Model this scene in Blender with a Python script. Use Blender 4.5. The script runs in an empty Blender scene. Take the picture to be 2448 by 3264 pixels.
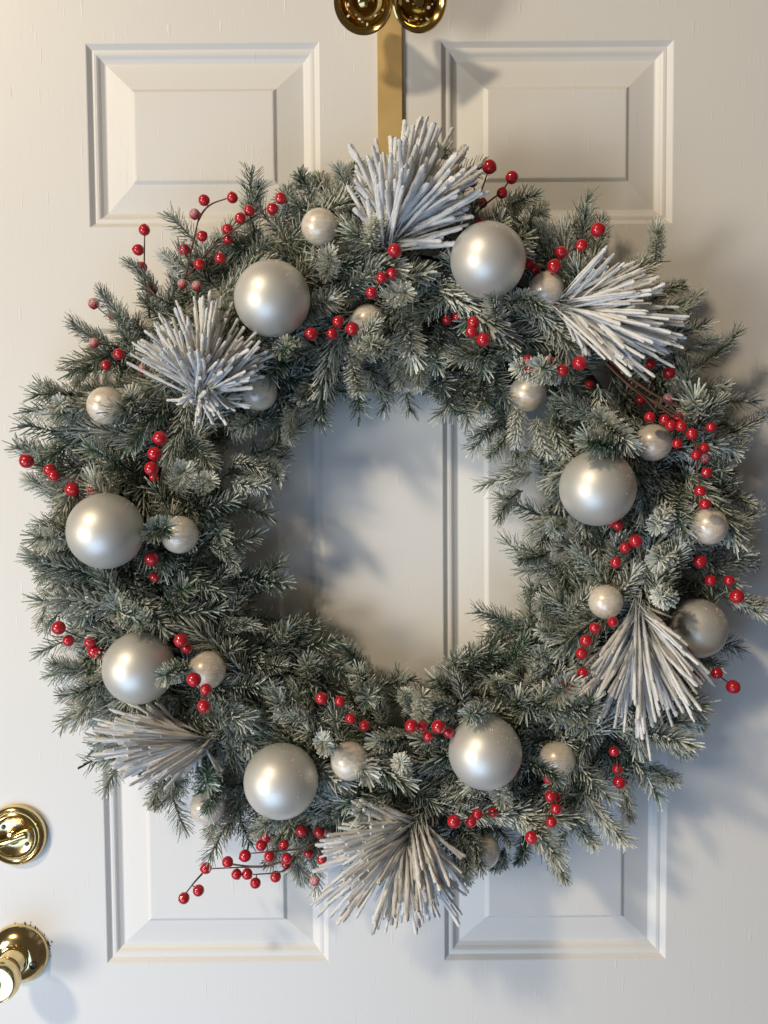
import bpy, bmesh, math, random
from mathutils import Vector, Matrix, Quaternion
import numpy as np

random.seed(7)
sc = bpy.context.scene
COL = sc.collection
R_ = math.radians

# ------------------------------------------------------------------ camera
CAM_D = 0.95                       # metres from the door
F_PX = 2824.0                      # focal length in photo pixels (2448 x 3264)
PITCH, YAW, ROLL = R_(-2.887), R_(-0.083), R_(0.4156)
RC = (Matrix.Rotation(YAW, 3, 'Z') @ Matrix.Rotation(PITCH, 3, 'X') @ Matrix.Rotation(ROLL, 3, 'Y'))
CAM = Vector((0, -CAM_D, 0))
cam_data = bpy.data.cameras.new('camera')
cam = bpy.data.objects.new('camera', cam_data)
COL.objects.link(cam)
ex, ey, ez = RC @ Vector((1, 0, 0)), RC @ Vector((0, 1, 0)), RC @ Vector((0, 0, 1))
M = Matrix((ex, ez, -ey)).transposed().to_4x4()
M.translation = CAM
cam.matrix_world = M
cam_data.sensor_fit = 'VERTICAL'
cam_data.sensor_height = 24.0
cam_data.sensor_width = 18.0
cam_data.lens = F_PX / 3264.0 * 24.0
cam_data.clip_start = 0.01
cam_data.clip_end = 50
sc.camera = cam

# ------------------------------------------------------------------ world, lamps, exposure
world = bpy.data.worlds.new('World')
sc.world = world
world.use_nodes = True
bg = world.node_tree.nodes['Background']
bg.inputs['Color'].default_value = (1.0, 0.82, 0.64, 1)
bg.inputs['Strength'].default_value = 0.085


def area(name, loc, target, sx, sy, power, col):
    d = bpy.data.lights.new(name, 'AREA')
    d.shape = 'RECTANGLE'
    d.size, d.size_y = sx, sy
    d.energy = power
    d.color = col
    o = bpy.data.objects.new(name, d)
    COL.objects.link(o)
    o.location = loc
    o.rotation_euler = (Vector(target) - Vector(loc)).to_track_quat('-Z', 'Y').to_euler()
    return o


area('lamp_window', (-2.25, -2.00, -0.30), (0, 0, 0), 0.75, 0.75, 43, (1.0, 0.93, 0.80))
area('lamp_warm_high', (-2.25, -2.75, 2.30), (0, 0, 0), 0.32, 0.32, 88, (1.0, 0.81, 0.57))
area('lamp_cool_low', (-0.65, -1.30, -1.20), (0, 0, -0.85), 1.4, 1.1, 15, (0.45, 0.67, 1.0))

sc.view_settings.view_transform = 'Standard'
sc.view_settings.look = 'None'
sc.view_settings.gamma = 1
sc.view_settings.exposure = -0.05
sc.view_settings.use_curve_mapping = False


# ------------------------------------------------------------------ helpers
def ray(px, py):
    """direction from the camera through a pixel of the 2448 x 3264 photo, unit along the optical axis"""
    return RC @ Vector(((px - 1224) / F_PX, 1.0, -(py - 1632) / F_PX))


def at(px, py, h):
    """the point h metres in front of the door seen at that pixel"""
    d = ray(px, py)
    t = (CAM_D - h) / d.y
    return CAM + d * t


K = 2448 / 1659.0


def at9(x, y, h):                  # same in the 1659-wide measuring frame
    return at(x * K, y * K, h)


def depth(p):
    return (RC.transposed() @ (p - CAM)).y


def proj(p):
    v = RC.transposed() @ (p - CAM)
    return (1224 + F_PX * v.x / v.y, 1632 - F_PX * v.z / v.y, v.y)


ZOOM = dict(A=(0, 350), B=(850, 350), C=(1548, 450), D=(0, 1200), E=(1548, 1300), F=(150, 2050), G=(850, 2050), H=(1548, 2050))
ZS = 1659 / 900.0


def zp(k, x, y):
    o = ZOOM[k]
    return (o[0] + x / ZS, o[1] + y / ZS)


def new_mat(name):
    m = bpy.data.materials.new(name)
    m.use_nodes = True
    nt = m.node_tree
    b = nt.nodes['Principled BSDF']
    return m, nt, b


def node(nt, typ, **kw):
    n = nt.nodes.new(typ)
    for k, v in kw.items():
        setattr(n, k, v)
    return n


class MB:
    """collects verts, faces and a per-vertex frost value"""

    def __init__(self):
        self.v, self.f, self.a = [], [], []

    def tube(self, pts, rad, sides=6, frost=0.0, cap=True, jit=0.0, rnd=None):
        n = len(pts)
        base = len(self.v)
        pts = [Vector(p) for p in pts]
        if not hasattr(rad, '__len__'):
            rad = [rad] * n
        if not hasattr(frost, '__len__'):
            frost = [frost] * n
        t0 = (pts[1] - pts[0]).normalized()
        u = t0.orthogonal().normalized()
        for i in range(n):
            t = (pts[min(i + 1, n - 1)] - pts[max(i - 1, 0)]).normalized()
            u = (u - t * u.dot(t)).normalized()
            w = t.cross(u)
            for s in range(sides):
                a = 2 * math.pi * s / sides
                r = rad[i] * (1 + (rnd.uniform(-jit, jit) if jit else 0))
                self.v.append(pts[i] + (u * math.cos(a) + w * math.sin(a)) * r)
                self.a.append(frost[i])
        for i in range(n - 1):
            for s in range(sides):
                a, b = base + i * sides + s, base + i * sides + (s + 1) % sides
                self.f.append((a, b, b + sides, a + sides))
        if cap:
            self.f.append(tuple(base + s for s in range(sides))[::-1])
            self.f.append(tuple(base + (n - 1) * sides + s for s in range(sides)))

    def needle(self, p0, p1, p2, w, fr0, fr1, side):
        """flat-ish tapered strip with a triangular section"""
        base = len(self.v)
        t = (p2 - p0).normalized()
        u = (side - t * side.dot(t))
        if u.length < 1e-6:
            u = t.orthogonal()
        u.normalize()
        n = t.cross(u)
        fm = fr0 * 0.5 + fr1 * 0.5
        for p, s, f in ((p0, 0.7, fr0), (p1, 1.0, fm), (p2, 0.80, fr1)):
            self.v += [p + u * w * s, p - u * w * s, p + n * w * 0.55 * s]
            self.a += [f, f, f]
        for i in (0, 3):
            for s in range(3):
                a, b = base + i + s, base + i + (s + 1) % 3
                self.f.append((a, b, b + 3, a + 3))
        self.f.append((base + 6, base + 7, base + 8))

    def lump(self, c, r, frost, rnd):
        base = len(self.v)
        for d in ((1, 0, 0), (-1, 0, 0), (0, 1, 0), (0, -1, 0), (0, 0, 1), (0, 0, -1)):
            self.v.append(Vector(c) + Vector(d) * r * rnd.uniform(0.55, 1.3))
            self.a.append(frost)
        for a, b, c_ in ((0, 2, 4), (2, 1, 4), (1, 3, 4), (3, 0, 4), (2, 0, 5), (1, 2, 5), (3, 1, 5), (0, 3, 5)):
            self.f.append((base + a, base + b, base + c_))

    def mesh(self, name, mat, smooth=False):
        me = bpy.data.meshes.new(name)
        me.from_pydata([tuple(v) for v in self.v], [], self.f)
        at_ = me.attributes.new('frost', 'FLOAT', 'POINT')
        at_.data.foreach_set('value', self.a)
        me.materials.append(mat)
        if smooth:
            me.polygons.foreach_set('use_smooth', [True] * len(me.polygons))
        me.update()
        return me


def link(name, me, parent=None, loc=None, quat=None, scale=None):
    o = bpy.data.objects.new(name, me)
    COL.objects.link(o)
    if parent is not None:
        o.parent = parent
    if loc is not None:
        o.location = loc
    if quat is not None:
        o.rotation_mode = 'QUATERNION'
        o.rotation_quaternion = quat
    if scale is not None:
        o.scale = scale
    return o


def thing(name, label, cat, loc=(0, 0, 0), group=None):
    o = bpy.data.objects.new(name, None)
    o.empty_display_size = 0.02
    COL.objects.link(o)
    o.location = loc
    o['label'] = label
    o['category'] = cat
    if group:
        o['group'] = group
    return o


def lathe(name, prof, mat, segs=64, smooth=True, skip=None, thickness=0):
    """profile of (radius, height); axis is +Z"""
    vs, fs = [], []
    for r, z in prof:
        for s in range(segs):
            a = 2 * math.pi * s / segs
            vs.append((r * math.cos(a), r * math.sin(a), z))
    for i in range(len(prof) - 1):
        for s in range(segs):
            if skip and skip(i, s):
                continue
            a, b = i * segs + s, i * segs + (s + 1) % segs
            fs.append((a, b, b + segs, a + segs))
    me = bpy.data.meshes.new(name)
    me.from_pydata(vs, [], fs)
    bm = bmesh.new()
    bm.from_mesh(me)
    bmesh.ops.remove_doubles(bm, verts=bm.verts, dist=1e-6)
    bmesh.ops.recalc_face_normals(bm, faces=bm.faces)
    if thickness:
        bmesh.ops.solidify(bm, geom=bm.faces[:], thickness=thickness)
    bm.to_mesh(me)
    bm.free()
    me.materials.append(mat)
    if smooth:
        me.polygons.foreach_set('use_smooth', [True] * len(me.polygons))
        try:
            me.set_sharp_from_angle(angle=R_(35))
        except Exception:
            pass
    return me


def smooth_path(pts, n=6):
    pts = [Vector(p) for p in pts]
    if len(pts) < 3:
        return pts
    out = []
    q = [pts[0] * 2 - pts[1]] + pts + [pts[-1] * 2 - pts[-2]]
    for i in range(1, len(q) - 2):
        p0, p1, p2, p3 = q[i - 1], q[i], q[i + 1], q[i + 2]
        for k in range(n):
            t = k / n
            out.append(0.5 * ((2 * p1) + (p2 - p0) * t + (2 * p0 - 5 * p1 + 4 * p2 - p3) * t * t + (3 * p1 - p0 - 3 * p2 + p3) * t ** 3))
    out.append(pts[-1])
    return out


# ------------------------------------------------------------------ materials
def mat_door():
    m, nt, b = new_mat('door_paint')
    b.inputs['Base Color'].default_value = (0.80, 0.79, 0.765, 1)
    b.inputs['Roughness'].default_value = 0.42
    tc = node(nt, 'ShaderNodeTexCoord')
    mp = node(nt, 'ShaderNodeMapping')
    mp.inputs['Scale'].default_value = (420, 1, 9)
    nt.links.new(tc.outputs['Object'], mp.inputs[0])
    n1 = node(nt, 'ShaderNodeTexNoise')
    n1.inputs['Scale'].default_value = 1.0
    n1.inputs['Detail'].default_value = 4
    nt.links.new(mp.outputs[0], n1.inputs[0])
    # raised specks of grain, only in patches
    mp2 = node(nt, 'ShaderNodeMapping')
    mp2.inputs['Scale'].default_value = (330, 1, 34)
    nt.links.new(tc.outputs['Object'], mp2.inputs[0])
    n2 = node(nt, 'ShaderNodeTexNoise')
    n2.inputs['Scale'].default_value = 1.0
    n2.inputs['Detail'].default_value = 1
    nt.links.new(mp2.outputs[0], n2.inputs[0])
    r2 = node(nt, 'ShaderNodeMapRange')
    r2.inputs[1].default_value = 0.66
    r2.inputs[2].default_value = 0.80
    nt.links.new(n2.outputs[0], r2.inputs[0])
    mul = node(nt, 'ShaderNodeMath', operation='MULTIPLY_ADD')
    mul.inputs[1].default_value = 1.6
    sc_ = node(nt, 'ShaderNodeMath', operation='MULTIPLY')
    sc_.inputs[1].default_value = 0.45
    nt.links.new(n1.outputs[0], sc_.inputs[0])
    nt.links.new(r2.outputs[0], mul.inputs[0])
    nt.links.new(sc_.outputs[0], mul.inputs[2])
    bp = node(nt, 'ShaderNodeBump')
    bp.inputs['Strength'].default_value = 0.24
    bp.inputs['Distance'].default_value = 0.0006
    nt.links.new(mul.outputs[0], bp.inputs['Height'])
    nt.links.new(bp.outputs[0], b.inputs['Normal'])
    # faint unevenness of the paint
    n3 = node(nt, 'ShaderNodeTexNoise')
    n3.inputs['Scale'].default_value = 6.0
    n3.inputs['Detail'].default_value = 5
    nt.links.new(tc.outputs['Object'], n3.inputs[0])
    cr = node(nt, 'ShaderNodeMapRange')
    cr.inputs[3].default_value = 0.36
    cr.inputs[4].default_value = 0.50
    nt.links.new(n3.outputs[0], cr.inputs[0])
    nt.links.new(cr.outputs[0], b.inputs['Roughness'])
    return m


def mat_brass(name, col, rough, smudge=0.1):
    m, nt, b = new_mat(name)
    b.inputs['Base Color'].default_value = (*col, 1)
    b.inputs['Metallic'].default_value = 1.0
    tc = node(nt, 'ShaderNodeTexCoord')
    n = node(nt, 'ShaderNodeTexNoise')
    n.inputs['Scale'].default_value = 60
    n.inputs['Detail'].default_value = 6
    nt.links.new(tc.outputs['Object'], n.inputs[0])
    mr = node(nt, 'ShaderNodeMapRange')
    mr.inputs[1].default_value = 0.35
    mr.inputs[2].default_value = 0.75
    mr.inputs[3].default_value = rough
    mr.inputs[4].default_value = rough + smudge
    nt.links.new(n.outputs[0], mr.inputs[0])
    nt.links.new(mr.outputs[0], b.inputs['Roughness'])
    mx = node(nt, 'ShaderNodeMix', data_type='RGBA')
    mx.inputs[6].default_value = (*col, 1)
    mx.inputs[7].default_value = (col[0] * 0.72, col[1] * 0.64, col[2] * 0.55, 1)
    mr2 = node(nt, 'ShaderNodeMapRange')
    mr2.inputs[1].default_value = 0.5
    mr2.inputs[2].default_value = 0.8
    nt.links.new(n.outputs[0], mr2.inputs[0])
    nt.links.new(mr2.outputs[0], mx.inputs[0])
    nt.links.new(mx.outputs[2], b.inputs['Base Color'])
    return m


def mat_fir():
    m, nt, b = new_mat('flocked_fir')
    at_ = node(nt, 'ShaderNodeAttribute', attribute_name='frost')
    oi = node(nt, 'ShaderNodeObjectInfo')
    tc = node(nt, 'ShaderNodeTexCoord')
    n = node(nt, 'ShaderNodeTexNoise')
    n.inputs['Scale'].default_value = 420
    n.inputs['Detail'].default_value = 3
    nt.links.new(tc.outputs['Object'], n.inputs[0])
    # fac = frost + (noise-.5)*1.1 + (random-.5)*.25
    a1 = node(nt, 'ShaderNodeMath', operation='MULTIPLY_ADD')
    a1.inputs[1].default_value = 1.1
    a1.inputs[2].default_value = -0.55
    nt.links.new(n.outputs[0], a1.inputs[0])
    a2 = node(nt, 'ShaderNodeMath', operation='MULTIPLY_ADD')
    a2.inputs[1].default_value = 0.36
    a2.inputs[2].default_value = -0.18
    nt.links.new(oi.outputs['Random'], a2.inputs[0])
    a3 = node(nt, 'ShaderNodeMath', operation='ADD')
    nt.links.new(a1.outputs[0], a3.inputs[0])
    nt.links.new(a2.outputs[0], a3.inputs[1])
    a4 = node(nt, 'ShaderNodeMath', operation='ADD')
    a4.use_clamp = True
    nt.links.new(a3.outputs[0], a4.inputs[0])
    nt.links.new(at_.outputs['Fac'], a4.inputs[1])
    g = node(nt, 'ShaderNodeMix', data_type='RGBA')
    g.inputs[6].default_value = (0.024, 0.068, 0.036, 1)
    g.inputs[7].default_value = (0.046, 0.110, 0.060, 1)
    nt.links.new(oi.outputs['Random'], g.inputs[0])
    mx = node(nt, 'ShaderNodeMix', data_type='RGBA')
    mx.inputs[7].default_value = (0.74, 0.76, 0.69, 1)
    nt.links.new(a4.outputs[0], mx.inputs[0])
    nt.links.new(g.outputs[2], mx.inputs[6])
    nt.links.new(mx.outputs[2], b.inputs['Base Color'])
    b.inputs['Roughness'].default_value = 0.65
    b.inputs['Specular IOR Level'].default_value = 0.3
    return m


def mat_flock():
    m, nt, b = new_mat('flocked_long_needle')
    at_ = node(nt, 'ShaderNodeAttribute', attribute_name='frost')
    tc = node(nt, 'ShaderNodeTexCoord')
    n = node(nt, 'ShaderNodeTexNoise')
    n.inputs['Scale'].default_value = 900
    n.inputs['Detail'].default_value = 3
    nt.links.new(tc.outputs['Generated'], n.inputs[0])
    n.inputs['Scale'].default_value = 30
    a1 = node(nt, 'ShaderNodeMath', operation='MULTIPLY_ADD')
    a1.inputs[1].default_value = 0.9
    a1.inputs[2].default_value = -0.45
    nt.links.new(n.outputs[0], a1.inputs[0])
    a4 = node(nt, 'ShaderNodeMath', operation='ADD')
    a4.use_clamp = True
    nt.links.new(a1.outputs[0], a4.inputs[0])
    nt.links.new(at_.outputs['Fac'], a4.inputs[1])
    mx = node(nt, 'ShaderNodeMix', data_type='RGBA')
    mx.inputs[6].default_value = (0.045, 0.070, 0.048, 1)
    mx.inputs[7].default_value = (0.80, 0.80, 0.79, 1)
    nt.links.new(a4.outputs[0], mx.inputs[0])
    nt.links.new(mx.outputs[2], b.inputs['Base Color'])
    b.inputs['Roughness'].default_value = 0.9
    oi = node(nt, 'ShaderNodeObjectInfo')
    o1 = node(nt, 'ShaderNodeMath', operation='MULTIPLY_ADD')
    o1.inputs[1].default_value = 0.50
    o1.inputs[2].default_value = -0.05
    nt.links.new(oi.outputs['Random'], o1.inputs[0])
    o2 = node(nt, 'ShaderNodeMath', operation='ADD')
    nt.links.new(o1.outputs[0], o2.inputs[0])
    nt.links.new(a1.outputs[0], o2.inputs[1])
    nt.links.new(o2.outputs[0], a4.inputs[0])
    b.inputs['Specular IOR Level'].default_value = 0.1
    try:
        b.inputs['Sheen Weight'].default_value = 0.25
        b.inputs['Sheen Roughness'].default_value = 0.5
    except Exception:
        pass
    return m


def mat_silver():
    m, nt, b = new_mat('satin_silver')
    b.inputs['Base Color'].default_value = (0.76, 0.75, 0.70, 1)
    b.inputs['Metallic'].default_value = 0.55
    b.inputs['Roughness'].default_value = 0.46
    tc = node(nt, 'ShaderNodeTexCoord')
    n = node(nt, 'ShaderNodeTexNoise')
    n.inputs['Scale'].default_value = 900
    n.inputs['Detail'].default_value = 2
    nt.links.new(tc.outputs['Object'], n.inputs[0])
    bp = node(nt, 'ShaderNodeBump')
    bp.inputs['Strength'].default_value = 0.12
    bp.inputs['Distance'].default_value = 0.0004
    nt.links.new(n.outputs[0], bp.inputs['Height'])
    nt.links.new(bp.outputs[0], b.inputs['Normal'])
    return m


def mat_pearl():
    m, nt, b = new_mat('champagne_pearl')
    tc = node(nt, 'ShaderNodeTexCoord')
    mp = node(nt, 'ShaderNodeMapping')
    mp.inputs['Scale'].default_value = (1, 1, 2.2)
    nt.links.new(tc.outputs['Object'], mp.inputs[0])
    n = node(nt, 'ShaderNodeTexNoise')
    n.inputs['Scale'].default_value = 110
    n.inputs['Detail'].default_value = 6
    n.inputs['Distortion'].default_value = 1.5
    nt.links.new(mp.outputs[0], n.inputs[0])
    mx = node(nt, 'ShaderNodeMix', data_type='RGBA')
    mx.inputs[6].default_value = (0.72, 0.62, 0.50, 1)
    mx.inputs[7].default_value = (0.88, 0.81, 0.70, 1)
    mr = node(nt, 'ShaderNodeMapRange')
    mr.inputs[1].default_value = 0.35
    mr.inputs[2].default_value = 0.65
    nt.links.new(n.outputs[0], mr.inputs[0])
    nt.links.new(mr.outputs[0], mx.inputs[0])
    nt.links.new(mx.outputs[2], b.inputs['Base Color'])
    b.inputs['Metallic'].default_value = 0.15
    b.inputs['Roughness'].default_value = 0.36
    b.inputs['Coat Weight'].default_value = 0.8
    b.inputs['Coat Roughness'].default_value = 0.08
    bp = node(nt, 'ShaderNodeBump')
    bp.inputs['Strength'].default_value = 0.15
    bp.inputs['Distance'].default_value = 0.0006
    nt.links.new(n.outputs[0], bp.inputs['Height'])
    nt.links.new(bp.outputs[0], b.inputs['Normal'])
    return m


def mat_berry(name, frost):
    m, nt, b = new_mat(name)
    tc = node(nt, 'ShaderNodeTexCoord')
    n = node(nt, 'ShaderNodeTexNoise')
    n.inputs['Scale'].default_value = 300 if not frost else 260
    n.inputs['Detail'].default_value = 4
    nt.links.new(tc.outputs['Object'], n.inputs[0])
    mx = node(nt, 'ShaderNodeMix', data_type='RGBA')
    if frost:
        mr = node(nt, 'ShaderNodeMapRange')
        mr.inputs[1].default_value = 0.42
        mr.inputs[2].default_value = 0.62
        mr.inputs[4].default_value = 0.8
        sx = node(nt, 'ShaderNodeSeparateXYZ')
        nt.links.new(tc.outputs['Generated'], sx.inputs[0])
        add = node(nt, 'ShaderNodeMath', operation='MULTIPLY_ADD')
        add.inputs[1].default_value = 0.35
        add.inputs[2].default_value = -0.16
        nt.links.new(sx.outputs[2], add.inputs[0])
        ad2 = node(nt, 'ShaderNodeMath', operation='ADD')
        nt.links.new(add.outputs[0], ad2.inputs[0])
        nt.links.new(n.outputs[0], ad2.inputs[1])
        nt.links.new(ad2.outputs[0], mr.inputs[0])
        mx.inputs[6].default_value = (0.36, 0.012, 0.022, 1)
        mx.inputs[7].default_value = (0.74, 0.52, 0.53, 1)
        nt.links.new(mr.outputs[0], mx.inputs[0])
        b.inputs['Roughness'].default_value = 0.5
    else:
        mr = node(nt, 'ShaderNodeMapRange')
        nt.links.new(n.outputs[0], mr.inputs[0])
        mx.inputs[6].default_value = (0.42, 0.006, 0.018, 1)
        mx.inputs[7].default_value = (0.58, 0.014, 0.028, 1)
        nt.links.new(mr.outputs[0], mx.inputs[0])
        b.inputs['Roughness'].default_value = 0.28
        b.inputs['Coat Weight'].default_value = 0.7
        b.inputs['Coat Roughness'].default_value = 0.06
    nt.links.new(mx.outputs[2], b.inputs['Base Color'])
    return m


def mat_plain(name, col, rough, metallic=0.0, var=0.3, scale=80):
    m, nt, b = new_mat(name)
    tc = node(nt, 'ShaderNodeTexCoord')
    n = node(nt, 'ShaderNodeTexNoise')
    n.inputs['Scale'].default_value = scale
    n.inputs['Detail'].default_value = 4
    nt.links.new(tc.outputs['Object'], n.inputs[0])
    mx = node(nt, 'ShaderNodeMix', data_type='RGBA')
    mx.inputs[6].default_value = (*[c * (1 - var) for c in col], 1)
    mx.inputs[7].default_value = (*[min(1, c * (1 + var)) for c in col], 1)
    nt.links.new(n.outputs[0], mx.inputs[0])
    nt.links.new(mx.outputs[2], b.inputs['Base Color'])
    b.inputs['Roughness'].default_value = rough
    b.inputs['Metallic'].default_value = metallic
    return m


M_DOOR = mat_door()
M_BRASS = mat_brass('polished_brass', (0.80, 0.65, 0.35), 0.09, 0.14)
M_BELL = mat_brass('bell_brass', (0.62, 0.45, 0.18), 0.10, 0.10)
M_STRAP = mat_brass('brushed_gold', (0.90, 0.66, 0.30), 0.40, 0.03)
M_STRAP.node_tree.nodes['Principled BSDF'].inputs['Metallic'].default_value = 0.60
M_STRAP.node_tree.nodes['Noise Texture'].inputs['Scale'].default_value = 9
M_FIR = mat_fir()
M_FLOCK = mat_flock()
M_SILVER = mat_silver()
M_PEARL = mat_pearl()
M_BERRY = mat_berry('red_berry', False)
M_BERRYF = mat_berry('red_berry_frosted', True)
M_STEM = mat_plain('brown_stem', (0.115, 0.055, 0.032), 0.6)
M_WIRE = mat_plain('green_wire', (0.02, 0.035, 0.02), 0.5)
M_SNOW = mat_plain('snow_grain', (0.80, 0.79, 0.76), 0.5, var=0.1)
M_CHIP = mat_plain('chipped_paint', (0.035, 0.033, 0.035), 0.7)
M_SCREW = mat_plain('dark_screw', (0.10, 0.085, 0.07), 0.35, metallic=0.8)

# ------------------------------------------------------------------ door
XL, XA, XC, XR = -0.3075, -0.0629, 0.0640, 0.3085
ZT, Z1, Z2, ZB = 0.4449, 0.2547, 0.1500, -0.5438
DX0, DX1, DZ0, DZ1 = -0.462, 0.462, -1.10, 0.62
door_me = bpy.data.meshes.new('door')
bm = bmesh.new()
xs = [DX0, XL, XA, XC, XR, DX1]
zs = [DZ0, ZB, Z2, Z1, ZT, DZ1]
gv = {(i, j): bm.verts.new((x, 0, z)) for i, x in enumerate(xs) for j, z in enumerate(zs)}
for i in range(5):
    for j in range(5):
        if i in (1, 3) and j in (1, 3):
            continue
        bm.faces.new((gv[i, j], gv[i + 1, j], gv[i + 1, j + 1], gv[i, j + 1]))
bk = [bm.verts.new((x, 0.045, z)) for x, z in ((DX0, DZ0), (DX1, DZ0), (DX1, DZ1), (DX0, DZ1))]
bm.faces.new(bk[::-1])
for seq, (a, b_) in (([gv[i, 0] for i in range(6)], (0, 1)), ([gv[5, j] for j in range(6)], (1, 2)),
                     ([gv[i, 5] for i in range(5, -1, -1)], (2, 3)), ([gv[0, j] for j in range(5, -1, -1)], (3, 0))):
    bm.faces.new(seq[::-1] + [bk[a], bk[b_]])
bmesh.ops.recalc_face_normals(bm, faces=bm.faces)
bm.to_mesh(door_me)
bm.free()
door_me.materials.append(M_DOOR)
door = link('door', door_me)
door['label'] = 'white painted panelled door behind the wreath, with embossed wood grain'
door['category'] = 'door'

PROF = [(0, 0), (0.0009, 0.0003), (0.0050, 0.0042), (0.0057, 0.0046), (0.0075, 0.0044), (0.0098, 0.0047), (0.0112, 0.0056),
        (0.0135, 0.0078), (0.0165, 0.0096), (0.0178, 0.0100), (0.0188, 0.0099), (0.0452, 0.0050), (0.0460, 0.0047),
        (0.0488, 0.0022), (0.0497, 0.0018), (0.0510, 0.0017)]


def panel(x0, x1, z0, z1):
    bm = bmesh.new()
    loops = []
    for off, d in PROF:
        loops.append([bm.verts.new((x, d, z)) for x, z in ((x0 + off, z0 + off), (x1 - off, z0 + off), (x1 - off, z1 - off), (x0 + off, z1 - off))])
    for a, b_ in zip(loops, loops[1:]):
        for k in range(4):
            f = bm.faces.new((a[k], a[(k + 1) % 4], b_[(k + 1) % 4], b_[k]))
    bm.faces.new(loops[-1])
    me = bpy.data.meshes.new('raised_panel')
    bm.to_mesh(me)
    bm.free()
    me.materials.append(M_DOOR)
    return link('raised_panel', me, door)


for x0, x1 in ((XL, XA), (XC, XR)):
    for z0, z1 in ((ZB, Z2), (Z1, ZT)):
        panel(x0, x1, z0, z1)

OUT = Quaternion((1, 0, 0), R_(90))        # turns +Z towards the viewer (-Y)

# deadbolt
c = at(55, 2657, 0)
me = lathe('deadbolt_rose', [(0.0328, 0), (0.0334, 0.002), (0.0330, 0.0055), (0.0310, 0.0085), (0.0285, 0.0095), (0.0268, 0.0088),
                             (0.0262, 0.0082), (0.0252, 0.0086), (0.0242, 0.0096), (0.0232, 0.0098), (0.0222, 0.0090), (0.0212, 0.0068),
                             (0.0185, 0.0054), (0.0100, 0.0048), (0.0, 0.0048)], M_BRASS, 72)
bolt = link('deadbolt', me, door, c, OUT)
hub = lathe('turn_hub', [(0.0085, 0.0048), (0.0085, 0.009), (0.0075, 0.012), (0.006, 0.013), (0, 0.0133)], M_BRASS, 32)
# twisted thumb turn: a bar swelling to two rounded lobes
mb = MB()
pts, rad = [], []
for i in range(25):
    t = i / 24 * 2 - 1
    pts.append(Vector((t * 0.0205, 0.0016 * math.sin(t * 2.4), 0.0165 + 0.0022 * math.cos(t * 3.0))))
    lobe = 0.0034 + 0.0022 * abs(t) ** 1.2
    end = math.sqrt(max(0.0, 1 - (max(0, abs(t) - 0.78) / 0.22) ** 2))
    rad.append(max(0.0003, lobe * end))
mb.tube(pts, rad, 16)
me_t = mb.mesh('thumb_turn', M_BRASS, True)
tt = link('thumb_turn', me_t, bolt, (0, 0, 0), Quaternion((0, 0, 1), R_(13)))
link('turn_hub', hub, bolt)
scr = lathe('screw', [(0.0024, 0.0048), (0.0024, 0.0058), (0.0018, 0.0066), (0, 0.0068)], M_SCREW, 16)
link('screw', scr, bolt, (0.0125, -0.0095, 0))
link('screw', scr, bolt, (-0.0125, 0.0095, 0))

# knob
c = at(62, 3037, 0)
me = lathe('knob_rose', [(0.0322, 0), (0.0330, 0.0016), (0.0326, 0.0036), (0.0308, 0.0058), (0.0300, 0.0066), (0.0280, 0.0095), (0.0240, 0.0130), (0.0190, 0.0152),
                         (0.0163, 0.0158), (0.0160, 0.0176), (0.0150, 0.0182), (0.0, 0.0184)], M_BRASS, 72)
knob_rose = link('knob_rose', me, door, c, OUT)
me = lathe('knob', [(0.0, 0.0178), (0.0150, 0.0180), (0.0148, 0.0225), (0.0138, 0.0260), (0.0130, 0.0300), (0.0132, 0.0340), (0.0160, 0.0390), (0.0195, 0.0430),
                    (0.0218, 0.0480), (0.0224, 0.0520), (0.0220, 0.0560), (0.0205, 0.0600), (0.0193, 0.0618), (0.0186, 0.0616),
                    (0.0180, 0.0606), (0.0120, 0.0600), (0.0060, 0.0602), (0.0052, 0.0606), (0.0050, 0.0640), (0.0042, 0.0652), (0, 0.0655)], M_BRASS, 72)
link('knob', me, knob_rose)
scr2 = lathe('screw', [(0.0042, 0.0), (0.0042, 0.0018), (0.0034, 0.0022), (0.0030, 0.0008), (0, 0.0006)], M_SCREW, 24)
link('screw', scr2, knob_rose, (0.0200, -0.0060, 0.0136), Quaternion((-0.25, 1, 0.0), R_(22)).normalized())
# chipped paint round the rose
rnd = random.Random(3)
mb = MB()
for k in range(20):
    a = rnd.gauss(66, 30) if k % 2 else rnd.gauss(18, 12)
    a = R_(a)
    r = 0.0334 + abs(rnd.gauss(0, 0.0010)) + (0.003 if k % 9 == 0 else 0)
    x, y = r * math.cos(a), r * math.sin(a)
    w, h = rnd.uniform(0.0003, 0.0008), rnd.uniform(0.0008, 0.0026)
    base = len(mb.v)
    n = 7
    for s in range(n):
        q = 2 * math.pi * s / n
        mb.v.append(Vector((x + w * math.cos(q) * rnd.uniform(0.5, 1.2), y + h * math.sin(q) * rnd.uniform(0.6, 1.2), 0.00025 + 0.00004 * (k % 4))))
        mb.a.append(0)
    mb.f.append(tuple(base + s for s in range(n)))
ch = link('paint_chips', mb.mesh('paint_chips', M_CHIP), door, c, OUT)
ch['kind'] = 'stuff'

# ------------------------------------------------------------------ wreath hanger with two bells
hanger = thing('wreath_hanger', 'gold metal over-door hanger strap with two brass bells above the wreath', 'wreath hanger', (0, 0, 0))
h0, h1 = 0.0035, 0.0050
cx = at9(842, 180, 0.004).x
wst = 0.0128
ztop, zlow = DZ1, at9(842, 420, 0.004).z
lean = at9(841.5, 290, 0.004).x - at9(842, 75, 0.004).x
mb = MB()


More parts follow.
